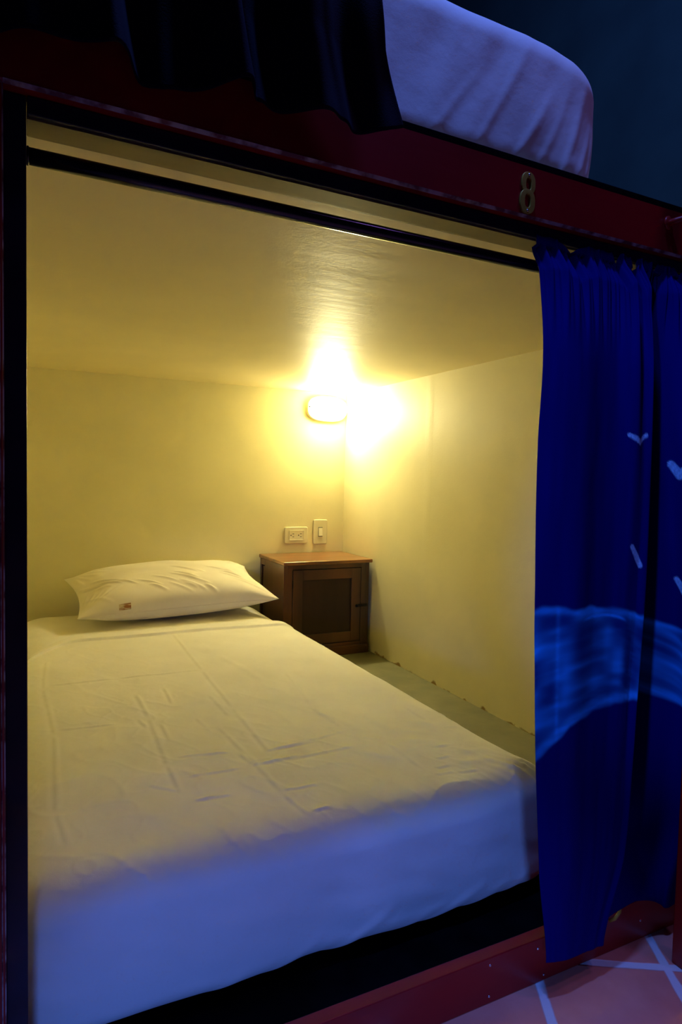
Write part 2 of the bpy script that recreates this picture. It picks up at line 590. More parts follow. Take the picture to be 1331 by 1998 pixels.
def ring(mb, outer, inner, y0, y1):
    b = len(mb.v)
    n = len(outer)
    for loop in (outer, inner):
        for y in (y0, y1):
            for p in loop:
                mb.v.append((p[0], y, p[1]))
    O0, O1, I0, I1 = b, b + n, b + 2 * n, b + 3 * n
    for k in range(n):
        j = (k + 1) % n
        mb.f += [(O0 + k, O0 + j, I0 + j, I0 + k), (O0 + k, O1 + k, O1 + j, O0 + j), (I0 + k, I0 + j, I1 + j, I1 + k), (O1 + k, I1 + k, I1 + j, O1 + j)]


eight = MB()
NX = 0.6625
ring(eight, ellipse(NX + 0.001, 0.4330, 0.0128, 0.0160, p=2.4), ellipse(NX + 0.001, 0.4320, 0.0048, 0.0085, p=2.6), -0.003, 0.0)
ring(eight, ellipse(NX, 0.4070, 0.0140, 0.0175, p=2.4), ellipse(NX, 0.4080, 0.0052, 0.0095, p=2.6), -0.0032, 0.0)
npl = eight.build('number_eight', M_brass, fr, bevel=0.0006)
npl['label'] = 'brass house number 8 screwed to the face board'
MB().dome((NX + 0.001, -0.003, 0.4450), 0.0020, 0.0016).build('screw', M_steel, npl, smooth=True)
MB().dome((NX, -0.0032, 0.3940), 0.0020, 0.0016).build('screw', M_steel, npl, smooth=True)

# ------------------------------------------------------------------ curtain rod
rod = thing('curtain_rod', 'black metal curtain rod crossing the top of the opening', 'curtain rod', (0.7, 0.034, 0.333))
MB().tube([(0.0075 + k * 0.1421, 0.034, 0.333) for k in range(11)], 0.0088, 24).build('pole', M_rod, rod, smooth=True)
sk = MB()
sk.tube([(0.0074, 0.034, 0.333), (0.010, 0.034, 0.333)], 0.0098, 24)
sk.build('end_socket', M_rod, rod, smooth=False, bevel=0.001)

# ------------------------------------------------------------------ lower curtain


def catmull(P, t):
    """P: (n,k) control points; t in [0,n-1]."""
    P = np.asarray(P, float)
    n = len(P)
    i = np.clip(np.floor(t).astype(int), 0, n - 2)
    f = (t - i)[:, None]
    p1, p2 = P[i], P[i + 1]
    p0 = P[np.maximum(i - 1, 0)]
    p3 = P[np.minimum(i + 2, n - 1)]
    return 0.5 * ((2 * p1) + (-p0 + p2) * f + (2 * p0 - 5 * p1 + 4 * p2 - p3) * f ** 2 + (-p0 + 3 * p1 - 3 * p2 + p3) * f ** 3)


def build_curtain():
    # plan shapes of the cloth (x, y) at several heights; every row has the same 17 control points
    rows = {
        0.345: [(.695, .022), (.735, .016), (.775, .020), (.815, .012), (.850, .020), (.872, .010), (.893, .022), (.912, .008), (.925, .024), (.945, .012), (.965, .026), (.985, .012), (1.005, .024), (1.04, .008), (1.10, .022), (1.18, .010), (1.30, .020)],
        0.300: [(.698, .004), (.735, -.012), (.775, -.010), (.815, -.008), (.850, -.006), (.873, -.020), (.893, .004), (.912, -.016), (.922, .014), (.938, .024), (.955, .022), (.972, -.006), (1.000, -.018), (1.04, -.004), (1.10, -.016), (1.18, .004), (1.30, -.010)],
        0.180: [(.690, -.016), (.725, -.030), (.765, -.032), (.805, -.024), (.838, -.026), (.866, -.040), (.888, -.022), (.906, -.034), (.903, .012), (.925, .075), (.955, .065), (.978, -.004), (1.000, -.032), (1.04, -.010), (1.10, -.028), (1.18, .004), (1.30, -.020)],
        0.030: [(.682, -.022), (.715, -.036), (.755, -.040), (.800, -.030), (.838, -.030), (.868, -.040), (.890, -.036), (.907, -.036), (.902, .016), (.925, .090), (.965, .075), (.994, -.006), (1.002, -.032), (1.045, -.012), (1.10, -.030), (1.18, .004), (1.30, -.020)],
        -0.200: [(.684, -.026), (.714, -.038), (.752, -.044), (.800, -.034), (.838, -.032), (.868, -.036), (.890, -.034), (.907, -.036), (.900, .018), (.925, .095), (.980, .080), (1.020, -.002), (1.026, -.030), (1.065, -.012), (1.10, -.030), (1.18, .004), (1.30, -.020)],
        -0.430: [(.696, -.028), (.722, -.038), (.756, -.044), (.800, -.038), (.838, -.034), (.864, -.036), (.884, -.034), (.898, -.036), (.892, .018), (.925, .095), (.995, .080), (1.050, .004), (1.056, -.022), (1.085, -.012), (1.10, -.030), (1.18, .004), (1.30, -.020)],
        -0.610: [(.710, -.032), (.736, -.040), (.766, -.044), (.802, -.040), (.832, -.036), (.856, -.036), (.876, -.035), (.888, -.036), (.884, .010), (.925, .070), (.995, .065), (1.054, .010), (1.062, -.018), (1.088, -.012), (1.10, -.028), (1.18, .002), (1.30, -.018)],
        -0.745: [(.728, -.036), (.744, -.038), (.766, -.040), (.788, -.040), (.808, -.038), (.824, -.037), (.838, -.036), (.852, -.036), (.870, -.020), (.925, -.012), (.985, -.010), (1.015, -.014), (1.030, -.020), (1.07, -.014), (1.10, -.026), (1.18, -.012), (1.30, -.018)],
    }
    zs = sorted(rows, reverse=True)
    nu, nv = 420, 520
    u = np.linspace(0, 16, nu)
    # more columns over the front flap where the painting shows
    u = np.interp(np.linspace(0, 1, nu), [0, .42, .74, 1.0], [0, 7.2, 13.0, 16])
    A = np.stack([catmull(rows[z], u) for z in zs])           # (rows, nu, 2)
    zt = np.linspace(0.352, -0.752, nv)
    tz = np.interp(-zt, [-z for z in zs], np.arange(len(zs)))
    P = np.zeros((nu, nv, 3))
    for i in range(nu):
        P[i, :, :2] = catmull(A[:, i, :], tz)
    # scalloped gathers at the rod, hem levels that differ from fold to fold
    top = 0.3705 + 0.001 * np.cos(u * 9.0)
    for uc, uw, dp in ((1.75, 0.75, 0.015), (4.55, 0.40, 0.017), (6.6, 0.42, 0.019), (9.4, 0.5, 0.012), (12.4, 0.4, 0.010)):
        top = top - dp * np.clip(1 - np.abs(u - uc) / uw, 0, 1)
    hem = np.interp(u, [0, 3, 7.3, 8.2, 9.5, 11.5, 13, 16], [-0.742, -0.747, -0.752, -0.727, -0.722, -0.748, -0.752, -0.75])
    v = (zt - zt[-1]) / (zt[0] - zt[-1])
    P[:, :, 2] = hem[:, None] + (top - hem)[:, None] * v[None, :]
    # small gathers under the rod fading downwards, soft ripples everywhere
    fade = np.clip((P[:, :, 2] - 0.20) / 0.14, 0, 1)
    U = np.repeat(u[:, None], nv, 1)
    P[:, :, 1] += fade ** 1.5 * (0.0045 * np.sin(U * 11) + 0.003 * np.sin(U * 23 + 1))
    P[:, :, 1] += 0.0012 * vnoise(U * 1.0, P[:, :, 2] * 6 + 9, 3) + 0.0004 * vnoise(U * 3.0, P[:, :, 2] * 14 + 9, 4)
    # keep clear of the rod: cloth passes in front of it
    zz = P[:, :, 2]
    near = (zz > 0.315)
    P[:, :, 1] = np.where(near, np.minimum(P[:, :, 1], 0.0115 + 0.010 * (zz < 0.355)), P[:, :, 1])
    P[:, :, 1] = np.where(zz < -0.715, np.minimum(P[:, :, 1], -0.0035), P[:, :, 1])
    # --- dyed and painted pattern, in cloth coordinates (u along the cloth, height)
    base = np.array([0.0010, 0.0022, 0.125])
    C = np.ones((nu, nv, 3)) * base
    C *= (1 + 0.10 * vnoise(U * 4, zz * 12, 5))[:, :, None]
    topb = np.interp(u, [0, 1, 3, 7.4, 10, 12.2, 13.5, 16], [-0.186, -0.183, -0.190, -0.212, -0.235, -0.252, -0.262, -0.28])[:, None]
    botb = np.interp(u, [0, 0.8, 1.8, 3.0, 4.5, 7.4, 10, 12.2, 13.5, 16], [-0.425, -0.400, -0.372, -0.357, -0.352, -0.352, -0.37, -0.408, -0.415, -0.43])[:, None]
    jag = 0.004 * vnoise(U * 2.2, zz * 4, 8)
    inside = sstep(-0.002, 0.006, topb + jag - zz) * sstep(-0.002, 0.006, zz - botb + jag)
    q = (zz - botb) / (topb - botb)
    arch = zz + 0.028 * ((U - 3.5) / 4) ** 2
    st_ = 0.5 + 0.5 * vnoise(U * 0.9 + 4, arch * 95, 9)
    st2 = 0.5 + 0.5 * vnoise(U * 2.0, arch * 240, 10)
    cloud = 0.5 + 0.5 * vnoise(U * 1.3 + 7, arch * 26, 12)
    lum = 0.05 + 0.50 * st_ ** 2 * cloud + 0.50 * cloud ** 3 + 0.14 * st2 * st_
    rim_t = np.exp(-((zz - topb + 0.006) / 0.006) ** 2) * (0.3 + 0.3 * st2)
    rim_b = np.exp(-((zz - botb - 0.010) / 0.010) ** 2) * (0.45 + 0.3 * st2)
    sweep = np.exp(-((arch - (-0.205 - 0.002 * (U - 3) ** 2)) / 0.0022) ** 2) * sstep(2.2, 2.8, U) * (1 - sstep(4.6, 5.2, U)) * 0.8
    crease = np.exp(-((U - 1.15) / 0.10) ** 2) * 0.22 * (0.4 + st2)
    lum = np.clip(lum + rim_t + rim_b + sweep + crease, 0, 1.0) * inside
    paint = np.array([0.02, 0.36, 0.95])
    C = C * (1 - lum[:, :, None]) + paint * lum[:, :, None]

    def stroke(x, z, segs, w, col, lo, hi):
        """x: cloth coordinate array in metres; segs polyline"""
        nonlocal C
        best = np.zeros_like(zz)
        for s in segs:
            d, t, _ = seg_dist(x, zz, s[:4])
            ww = s[4] + (s[5] - s[4]) * t
            k = 1 - sstep(ww * 0.75, ww * 1.15, d)
            best = np.maximum(best, k)
        best = best * ((U > lo) & (U < hi)) * (0.72 + 0.28 * vnoise(U * 30, zz * 420, 21))
        C = C * (1 - best[:, :, None]) + np.array(col) * best[:, :, None]
    white = (0.36, 0.66, 1.0)
    X = P[:, :, 0] / 0.988
    b = .0045
    stroke(X, zz, [(.8660, .0775, .8880, .0665, .0034, .0048), (.8880, .0665, .9070, .0790, .0044, .0028)], b, white, 3, 7.6)
    stroke(X, zz, [(.883, -.0990, .8965, -.1165, .0045, .0060), (.8965, -.1165, .905, -.130, .0060, .004)], b, white, 3, 7.4)
    # further folds: measured along the cloth from the fold edge
    arc = np.zeros((nu, nv))
    arc[1:] = np.cumsum(np.hypot(np.diff(P[:, :, 0], axis=0), np.diff(P[:, :, 1], axis=0)), axis=0)
    arc = arc - arc[int(np.argmin(np.abs(u - 11.0)))][None, :]
    stroke(arc, zz, [(.002, .0360, .017, .0180, .0065, .0085), (.017, .0180, .040, .0360, .0085, .0055)], b, white, 10.5, 13.9)
    stroke(arc, zz, [(.009, -.1620, .024, -.1830, .0050, .0075), (.024, -.1830, .062, -.168, .0070, .005)], b, white, 10.5, 13.9)
    o = grid_mesh('painted_curtain', P, M_curtain, colors=C)
    md = o.modifiers.new('thickness', 'SOLIDIFY')
    md.thickness = 0.0012
    md.offset = 0
    return o


cur = build_curtain()
tag(cur, 'navy blue curtain painted with white birds and brushed blue waves, gathered on the rod', 'curtain')

# ------------------------------------------------------------------ upper bunk curtain


def build_upcurtain():
    nu, nv = 360, 200
    u = np.linspace(0, 1, nu)
    ztop = RC - 0.12
    P = np.zeros((nu, nv, 3))
    ph = 2 * math.pi * (u * 5.6) + 1.2 * np.sin(u * 7)
    fold = (0.024 * np.sin(ph) + 0.009 * np.sin(ph * 2.3 + 1)) * (1 - 0.65 * sstep(0.72, 0.95, u))
    for j in range(nv):
        t = (j / (nv - 1)) ** 0.6
        x_right = np.interp(ztop + (0.42 - ztop) * t, [0.42, 0.43, 0.509, 0.571, 0.8, 1.9], [0.424, 0.421, 0.393, 0.381, 0.36, 0.34])
        x = -0.30 + u * (x_right + 0.30)
        hem = np.interp(x, [-0.30, 0.0, 0.10, 0.147, 0.19, 0.23, 0.30, 0.365, 0.40, 0.424], [0.425, 0.420, 0.412, 0.406, 0.416, 0.421, 0.419, 0.415, 0.422, 0.431])
        P[:, j, 0] = x - 0.010 * np.sin(ph) * (1 - sstep(0.8, 1.0, u))
        k = float(sstep(0.80, 0.99, np.array([t]))[0])
        P[:, j, 1] = -0.040 + fold * (0.75 + 0.25 * t) - 0.012 * math.sin(math.pi * k)
        P[:, j, 2] = ztop * (1 - t) + hem * t
    P[:, :, 1] += 0.003 * vnoise(P[:, :, 0] * 30, P[:, :, 2] * 12, 31)
    P[:, :, 1] = np.minimum(P[:, :, 1], -0.006)
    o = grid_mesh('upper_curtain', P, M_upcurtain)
    md = o.modifiers.new('thickness', 'SOLIDIFY')
    md.thickness = 0.0015
    md.offset = 0
    return tag(o, 'dark navy curtain of the upper bunk hanging over the face board', 'curtain')


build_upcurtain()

# ------------------------------------------------------------------ mattresses and sheets


def rounded_shell(x0, x1, y0, y1, z0, z1, rad, faces, n=(60, 120, 24), rot=0.0, ztop_only=False):
    """Faces of a box as fine grids mapped onto a soft box. faces: subset of 'T','L','R','F','B'. Returns verts, quads."""
    cx_, cy_, cz_ = (x0 + x1) / 2, (y0 + y1) / 2, (z0 + z1) / 2
    h = np.array([(x1 - x0) / 2, (y1 - y0) / 2, (z1 - z0) / 2])
    r = np.array(rad)
    nx, ny, nz = n

    def lin(n_, hh, rr):      # more samples near edges
        t = np.linspace(-1, 1, n_)
        return hh * t
    gx, gy, gz = lin(nx, h[0], r[0]), lin(ny, h[1], r[1]), lin(nz, h[2], r[2])
    V, F = [], []
    off = 0

    def add(Pt, flip=False):
        nonlocal off
        a, b = Pt.shape[:2]
        i, j = np.meshgrid(np.arange(a - 1), np.arange(b - 1), indexing='ij')
        q = np.stack([i * b + j, (i + 1) * b + j, (i + 1) * b + j + 1, i * b + j + 1], -1).reshape(-1, 4) + off
        if flip:
            q = q[:, ::-1]
        V.append(Pt.reshape(-1, 3))
        F.append(q)
        off += a * b
    if 'T' in faces:
        a, b = np.meshgrid(gx, gy, indexing='ij')
        add(np.stack([a, b, np.full_like(a, h[2])], -1))
    if 'D' in faces:
        a, b = np.meshgrid(gx, gy, indexing='ij')
        add(np.stack([a, b, np.full_like(a, -h[2])], -1), True)
    for key, sgn in (('L', -1), ('R', 1)):
        if key in faces:
            a, b = np.meshgrid(gy, gz, indexing='ij')
            add(np.stack([np.full_like(a, sgn * h[0]), a, b], -1), sgn < 0)
    for key, sgn in (('F', -1), ('B', 1)):
        if key in faces:
            a, b = np.meshgrid(gx, gz, indexing='ij')
            add(np.stack([a, np.full_like(a, sgn * h[1]), b], -1), sgn > 0)
    V = np.concatenate(V)
    F = np.concatenate(F)
    inner = h - r
    if ztop_only == 'nofar':     # the far (+Y) end stays open and square: no rounding there
        lo = -inner.copy()
        hi = inner.copy()
        hi[1] = h[1]
        cl = np.clip(V, lo, hi)
    else:
        cl = np.clip(V, -inner, inner)
    d = (V - cl) / r
    L = np.linalg.norm(d, axis=1, keepdims=True)
    L[L < 1e-9] = 1
    nrm = d / L
    # map the cube corner regions smoothly onto the rounded ones
    mx_ = np.abs(d).max(axis=1, keepdims=True)
    N = nrm.copy()
    V2 = cl + nrm * mx_ * r
    return V2 + np.array([cx_, cy_, cz_]), F, N


def shell_object(name, V, F, m, label=None, thickness=None, parent=None):
    V = V.copy()
    V[:, 2] += ZO
    me = bpy.data.meshes.new(name)
    me.from_pydata(V.tolist(), [], F.tolist())
    bm = bmesh.new()
    bm.from_mesh(me)
    bmesh.ops.remove_doubles(bm, verts=bm.verts, dist=0.0006)
    bmesh.ops.recalc_face_normals(bm, faces=bm.faces)
    bm.to_mesh(me)
    bm.free()
    o = finish(name, me, m, parent, smooth=True)
    if thickness:
        md = o.modifiers.new('thickness', 'SOLIDIFY')
        md.thickness = thickness
        md.offset = -1
    return o


# fold lines and wrinkles pressed into the lower sheet: (x0, y0, x1, y1)
CR = [(0.478, 1.498, 0.466, 1.039), (0.466, 1.039, 0.457, 0.723), (0.457, 0.723, 0.452, 0.454), (0.061, 1.061, 0.238, 1.062), (0.238, 1.062, 0.463, 1.052), (0.428, 0.833, 0.435, 0.667), (0.361, 0.690, 0.369, 0.620), (0.393, 0.624, 0.406, 0.462), (0.406, 0.462, 0.415, 0.282), (0.264, 0.724, 0.254, 0.472), (0.254, 0.472, 0.252, 0.345), (0.240, 0.733, 0.250, 0.671), (0.204, 0.407, 0.252, 0.363), (0.266, 0.409, 0.385, 0.409), (0.385, 0.409, 0.508, 0.418), (0.268, 0.499, 0.384, 0.483), (0.456, 0.465, 0.562, 0.470), (0.337, 0.938, 0.330, 0.793), (0.263, 0.910, 0.264, 0.724), (0.072, 0.732, 0.194, 0.723), (0.071, 1.347, 0.057, 1.033), (0.057, 1.033, 0.067, 0.707), (0.067, 0.707, 0.055, 0.372), (0.055, 0.372, 0.065, 0.259), (0.262, 0.323, 0.334, 0.318), (0.415, 0.282, 0.428, 0.200), (0.394, 0.468, 0.402, 0.407), (0.676, 0.931, 0.636, 0.648), (0.282, 0.686, 0.280, 0.578), (0.629, 0.674, 0.645, 0.499), (0.656, 0.447, 0.692, 0.413), (0.692, 0.413, 0.663, 0.376), (0.842, 0.594, 0.846, 0.464), (0.692, 0.413, 0.698, 0.261), (0.765, 0.344, 0.818, 0.340), (0.742, 0.296, 0.785, 0.294), (0.719, 0.262, 0.756, 0.262), (0.703, 0.238, 0.746, 0.235), (0.855, 0.424, 0.905, 0.425), (0.439, 0.460, 0.642, 0.493), (0.416, 0.409, 0.622, 0.412), (0.437, 0.211, 0.471, 0.212), (0.418, 0.296, 0.486, 0.293), (0.748, 0.229, 0.793, 0.219), (0.873, 0.523, 0.932, 0.514), (0.877, 0.226, 0.838, 0.169), (0.901, 0.227, 0.875, 0.174)]
SOFT = [(0.671, 0.929, 0.629, 0.674), (0.62, 0.69, 0.68, 0.45), (0.72, 0.60, 0.74, 0.42), (0.78, 0.50, 0.86, 0.44), (0.74, 0.46, 0.82, 0.40), (0.72, 0.40, 0.80, 0.36), (0.80, 0.30, 0.88, 0.28), (0.76, 0.26, 0.86, 0.24), (0.55, 1.2, 0.60, 0.85), (0.60, 0.40, 0.70, 0.30), (0.84, 0.75, 0.86, 0.62)]


def crease_height(x, y):
    h = np.zeros_like(x)
    r = random.Random(5)
    for s in CR:
        d, t, sd = seg_dist(x, y, s)
        L = math.hypot(s[2] - s[0], s[3] - s[1])
        ends = sstep(0, 0.18, t) * sstep(0, 0.18, 1 - t) if L < 0.2 else sstep(0, 0.06, t) * sstep(0, 0.06, 1 - t)
        w = 0.0038 if L < 0.15 else 0.0045
        amp = 0.0015 if L < 0.15 else 0.0013
        h += amp * ends * (np.exp(-(d / w) ** 2) - 0.6 * np.exp(-((d + sd * 0.0 - 2.0 * w) / w) ** 2) * (sd > 0))
    for s in SOFT:
        d, t, sd = seg_dist(x, y, s)
        ends = sstep(0, 0.3, t) * sstep(0, 0.3, 1 - t)
        h += 0.0024 * ends * (np.exp(-(d / 0.012) ** 2))
    return h


# lower mattress under its fitted sheet
V, F, N = rounded_shell(-0.018, 0.945, 0.150, 2.045, -0.784, -0.566, (0.12, 0.10, 0.05), 'TLRFBD', (70, 130, 22))
lt = (V[:, 2] > -0.6)
V[:, 2] += np.where(lt, 0.0015 * vnoise(V[:, 0] * 14, V[:, 1] * 14, 2), 0)
low = shell_object('mattress', V, F, M_sheet)
tag(low, 'thick white mattress in a fitted sheet lying on the floor of the lit bay', 'mattress')

# top sheet draped over it: open at the pillow end
V, F, N = rounded_shell(-0.032, 0.944, 0.140, 1.555, -0.783, -0.556, (0.085, 0.075, 0.048), 'TLRF', (330, 480, 70), ztop_only='nofar')
x, y, z = V[:, 0], V[:, 1], V[:, 2]
up = sstep(-0.62, -0.56, z)
dz = crease_height(x, y) * up
_c, _s = math.cos(0.5), math.sin(0.5)
xr_, yr_ = x * _c + y * _s, -x * _s + y * _c
crump = (1 - np.abs(vnoise(xr_ * 16, yr_ * 9, 43))) ** 8 * 0.0014 + (1 - np.abs(vnoise(xr_ * 30 + 5, yr_ * 22, 44))) ** 8 * 0.0007
dz += up * crump * sstep(0.15, 0.6, 0.5 + 0.5 * vnoise(x * 4 + 9, y * 3, 45)) * (0.4 + 0.6 * (1 - sstep(0.9, 1.3, y)))
dz += up * (0.0022 * vnoise(x * 7 + 3, y * 5, 41) + 0.0010 * vnoise(x * 20, y * 16, 42))
# hem band at the pillow end: a doubled edge with a stitched line
dz += up * (0.0060 * sstep(1.500, 1.512, y) - 0.0025 * np.exp(-((y - 1.496) / 0.005) ** 2))
V[:, 2] += dz
V[:, 1] -= np.clip(0.13 * (np.clip(0.17 - x, 0, 1) / 0.11) ** 1.5, 0, 0.28) * np.clip((y - 1.15) / 0.405, 0, 1)
V[:, 1] += 0.004 * vnoise(x * 9, y * 0 + 3.3, 77) * sstep(1.45, 1.555, y)
# fuller right-hand foot corner and left-hand foot corner, sheet loose over them
cr = np.exp(-(((x - 0.90) / 0.06) ** 2 + ((y - 0.19) / 0.06) ** 2)) * up
V[:, 2] += 0.006 * cr + 0.003 * cr * np.sin(x * 260 + y * 120)
# front face: diagonal drag folds towards the bottom, loose waviness
front = sstep(0.0, 1.0, (0.200 - y) / 0.05) * (1 - sstep(-0.60, -0.57, z))
drag = np.zeros_like(x)
for x0, z0, x1, z1, a in ((.62, -.775, .74, -.725, .006), (.55, -.778, .66, -.735, .004), (.44, -.780, .55, -.715, .006), (.33, -.780, .42, -.730, .005), (.72, -.770, .80, -.735, .003), (.24, -.78, .30, -.745, .004), (.80, -.775, .86, -.72, .003)):
    d, t, sd = seg_dist(x, z, (x0, z0, x1, z1))
    drag += a * np.exp(-(d / 0.010) ** 2) * (1 - 0.8 * t)
drag += 0.004 * vnoise(x * 7, z * 9, 51) + 0.0015 * vnoise(x * 18 + z * 20, z * 30, 52)
V[:, 1] -= front * drag
tuck = sstep(0.0, 1.0, (-0.745 - z) / 0.04)
V[:, 1] += front * tuck * 0.005
# side drape at the left, sheet pulled out at the hem
side = sstep(0.0, 1.0, (0.05 - x) / 0.05)
V[:, 0] -= side * 0.012 * (1 - sstep(-0.75, -0.60, z)) * (1 + 0.5 * vnoise(y * 9, z * 5, 61)) * (-1 if False else 1)
sheet = shell_object('bed_sheet', V, F, M_sheet, thickness=0.002)
tag(sheet, 'creased white top sheet with a hemmed edge, drawn up to below the pillow', 'bed sheet')

# upper mattress: only its foot end shows above the face board
V, F, N = rounded_shell(-0.02, 0.945, 0.095, 2.00, 0.4738, 0.765, (0.10, 0.09, 0.07), 'TLRFBD', (220, 120, 70))
x, y, z = V[:, 0], V[:, 1], V[:, 2]
top = sstep(0.60, 0.72, z)
fr_ = sstep(0.0, 1.0, (0.16 - y) / 0.05)
# sagging outline: highest towards the middle of the bed, dropping to the corner
V[:, 2] += top * (-0.020 * sstep(0.78, 0.92, x) - 0.004 + 0.004 * vnoise(x * 6, y * 6, 71))
w = 0
for x0, z0, x1, z1, a in ((.62, .48, .75, .72, .004), (.70, .47, .80, .66, .005), (.76, .47, .84, .68, .004), (.82, .47, .875, .70, .005), (.86, .47, .90, .64, .005), (.895, .47, .915, .66, .005), (.915, .48, .93, .62, .005), (.54, .50, .66, .66, .003), (.80, .47, .86, .56, .004), (.88, .47, .905, .56, .004)):
    d, t, sd = seg_dist(x, z, (x0, z0, x1, z1))
    w = w + a * np.exp(-(d / 0.008) ** 2) * np.sin(np.pi * np.clip(t * 0.8 + 0.2, 0, 1))
V[:, 0] -= 0.014 * (1 - sstep(0.48, 0.62, z)) * sstep(0.5, 0.9, x)
V[:, 1] -= fr_ * (0.45 * w + 0.004 * vnoise(x * 8, z * 8, 72) + 0.002 * vnoise(x * 26 - z * 10, z * 12, 73)) * (z > 0.4742)
umat = shell_object('mattress', V, F, M_sheet)
tag(umat, 'white sheeted mattress on the upper bunk, its foot corner lit blue', 'mattress')
# ------------------------------------------------------------------ pillow


def build_pillow():
    n, m_ = 240, 160
    u, v = np.meshgrid(np.linspace(-1, 1, n), np.linspace(-1, 1, m_), indexing='ij')
    A, B, H = 0.385, 0.205, 0.088
    X = A * u * (1 - 0.075 * (1 - v * v)) + 0.0
    Y = B * v * (1 - 0.10 * (1 - u * u) * 0.6)
    prof = np.clip((1 - np.abs(u) ** 2.6), 0, 1) ** 0.62 * np.clip((1 - np.abs(v) ** 2.8), 0, 1) ** 0.42
    flap = 1 - 0.25 * (1 - sstep(-0.95, -0.72, u))       # empty corner of the pillowcase at the left
    out = []
    for s in (1, -1):
        T = prof * H * flap
        wr = np.zeros_like(u)
        if s > 0:
            r = random.Random(3)
            # diagonal tension folds
            for k in range(26):
                cu = -0.75 + 1.5 * r.random()
                cv = -0.88 + 0.75 * r.random()
                L = 0.10 + 0.16 * r.random()
                sl = 1.9 + r.random()
                d, t, sd = seg_dist(X, Y, (A * cu, B * cv, A * cu - L * 0.45, B * cv + L * 0.36))
                wr += (0.0035 + 0.0025 * r.random()) * np.exp(-(d / 0.0065) ** 2) * np.sin(np.pi * np.clip(t, 0.02, 0.98))
            wr += 0.006 * vnoise(u * 3, v * 3, 81)
            # folds radiating from both right corners and the left ones
            for (cu, cv, cnt) in ((1, -1, 5), (-1, -1, 5), (1, 1, 4), (-1, 1, 5)):
                for k in range(cnt):
                    a = (0.12 + 0.30 * k / cnt)
                    ex, ey = A * cu * (1 - 1.6 * a * 0.8), B * cv * (1 - (0.9 - a) * 1.0)
                    d, t, sd = seg_dist(X, Y, (A * cu * .97, B * cv * .95, ex, ey))
                    wr += 0.0035 * np.exp(-(d / 0.006) ** 2) * np.sin(np.pi * np.clip(t, 0.02, 0.98))
            T = T + wr * sstep(0.0, 0.35, prof)
        Z = s * T * (1.0 if s > 0 else 0.80)
        out.append(np.stack([X, Y, Z], -1))
    # pose: front edge lower, back edge raised against the wall
    Rm = np.array(Matrix.Rotation(math.radians(11.5), 3, 'X'))
    Rz = np.array(Matrix.Rotation(math.radians(2.5), 3, 'Z'))
    Ry = np.array(Matrix.Rotation(math.radians(-1.5), 3, 'Y'))
    Vs, Fs, off = [], [], 0
    for q, P in enumerate(out):
        P = P @ Rm.T @ Ry.T @ Rz.T + np.array([0.553, 1.885, -0.468])
        # rests on the mattress: lower side flattened where it touches
        P[:, :, 2] = np.maximum(P[:, :, 2], -0.5628)
        P[:, :, 1] = np.minimum(P[:, :, 1], 2.092)
        i, j = np.meshgrid(np.arange(n - 1), np.arange(m_ - 1), indexing='ij')
        f = np.stack([i * m_ + j, (i + 1) * m_ + j, (i + 1) * m_ + j + 1, i * m_ + j + 1], -1).reshape(-1, 4) + off
        if q:
            f = f[:, ::-1]
        Vs.append(P.reshape(-1, 3))
        Fs.append(f)
        off += n * m_
    return np.concatenate(Vs), np.concatenate(Fs), Vs[0].reshape(n, m_, 3)[:, 0, :]


V, F, PO = build_pillow()
pil = shell_object('pillow', V, F, M_pillow)
tag(pil, 'plump white pillow leaning on the back wall at the head of the bed', 'pillow')

MB().tube([tuple(p + np.array([0, -0.0006, 0.0])) for p in PO[10:-10:3]], 0.0018, 6).build('seam', M_pillow, pil, smooth=True)

# ------------------------------------------------------------------ bedside locker
LX0, LX1, LY0, LY1, LZ0, LZ1 = 1.000, 1.412, 1.790, 2.090, SL, -0.362
lk = thing('bedside_locker', 'varnished brown wooden locker with a panelled door in the back corner', 'cabinet', ((LX0 + LX1) / 2, (LY0 + LY1) / 2, SL))
MB().box(LX0 - 0.006, LX1 + 0.010, LY0 - 0.014, LY1 + 0.004, LZ1 - 0.016, LZ1).build('top', M_woodtop, lk, bevel=0.004, seg=3)['label'] = 'glossy lighter brown top'
body = MB()
body.box(LX0 + 0.004, LX0 + 0.016, LY0 + 0.03, LY1 - 0.03, LZ0 + 0.045, LZ1 - 0.05)          # recessed side panel
body.box(LX0, LX0 + 0.018, LY0, LY0 + 0.235, LZ0 + 0.001, LZ1 - 0.0162)                      # broad front side board
body.box(LX0, LX0 + 0.018, LY1 - 0.022, LY1, LZ0 + 0.001, LZ1 - 0.0162)                      # rear stile
body.box(LX0, LX0 + 0.018, LY0 + 0.235, LY1 - 0.022, LZ1 - 0.045, LZ1 - 0.0162)
body.box(LX0, LX0 + 0.018, LY0 + 0.235, LY1 - 0.022, LZ0 + 0.001, LZ0 + 0.05)
body.box(LX1 - 0.018, LX1, LY0, LY1, LZ0 + 0.001, LZ1 - 0.0162)
body.box(LX0 + 0.018, LX1 - 0.018, LY1 - 0.010, LY1, LZ0 + 0.001, LZ1 - 0.0162)
body.box(LX0 + 0.018, LX0 + 0.040, LY0, LY0 + 0.02, LZ0 + 0.001, LZ1 - 0.0162)
body.box(LX1 - 0.040, LX1 - 0.018, LY0, LY0 + 0.02, LZ0 + 0.001, LZ1 - 0.0162)
body.box(LX0 + 0.040, LX1 - 0.040, LY0, LY0 + 0.02, LZ1 - 0.036, LZ1 - 0.0162)
body.box(LX0 + 0.040, LX1 - 0.040, LY0, LY0 + 0.02, LZ0 + 0.001, LZ0 + 0.055)
body.build('body', M_wood, lk, bevel=0.0012)
MB().box(LX0 - 0.004, LX1 + 0.002, LY0 - 0.008, LY0 - 0.0005, LZ0 + 0.001, LZ0 + 0.040).build('plinth', M_wood, lk, bevel=0.002)
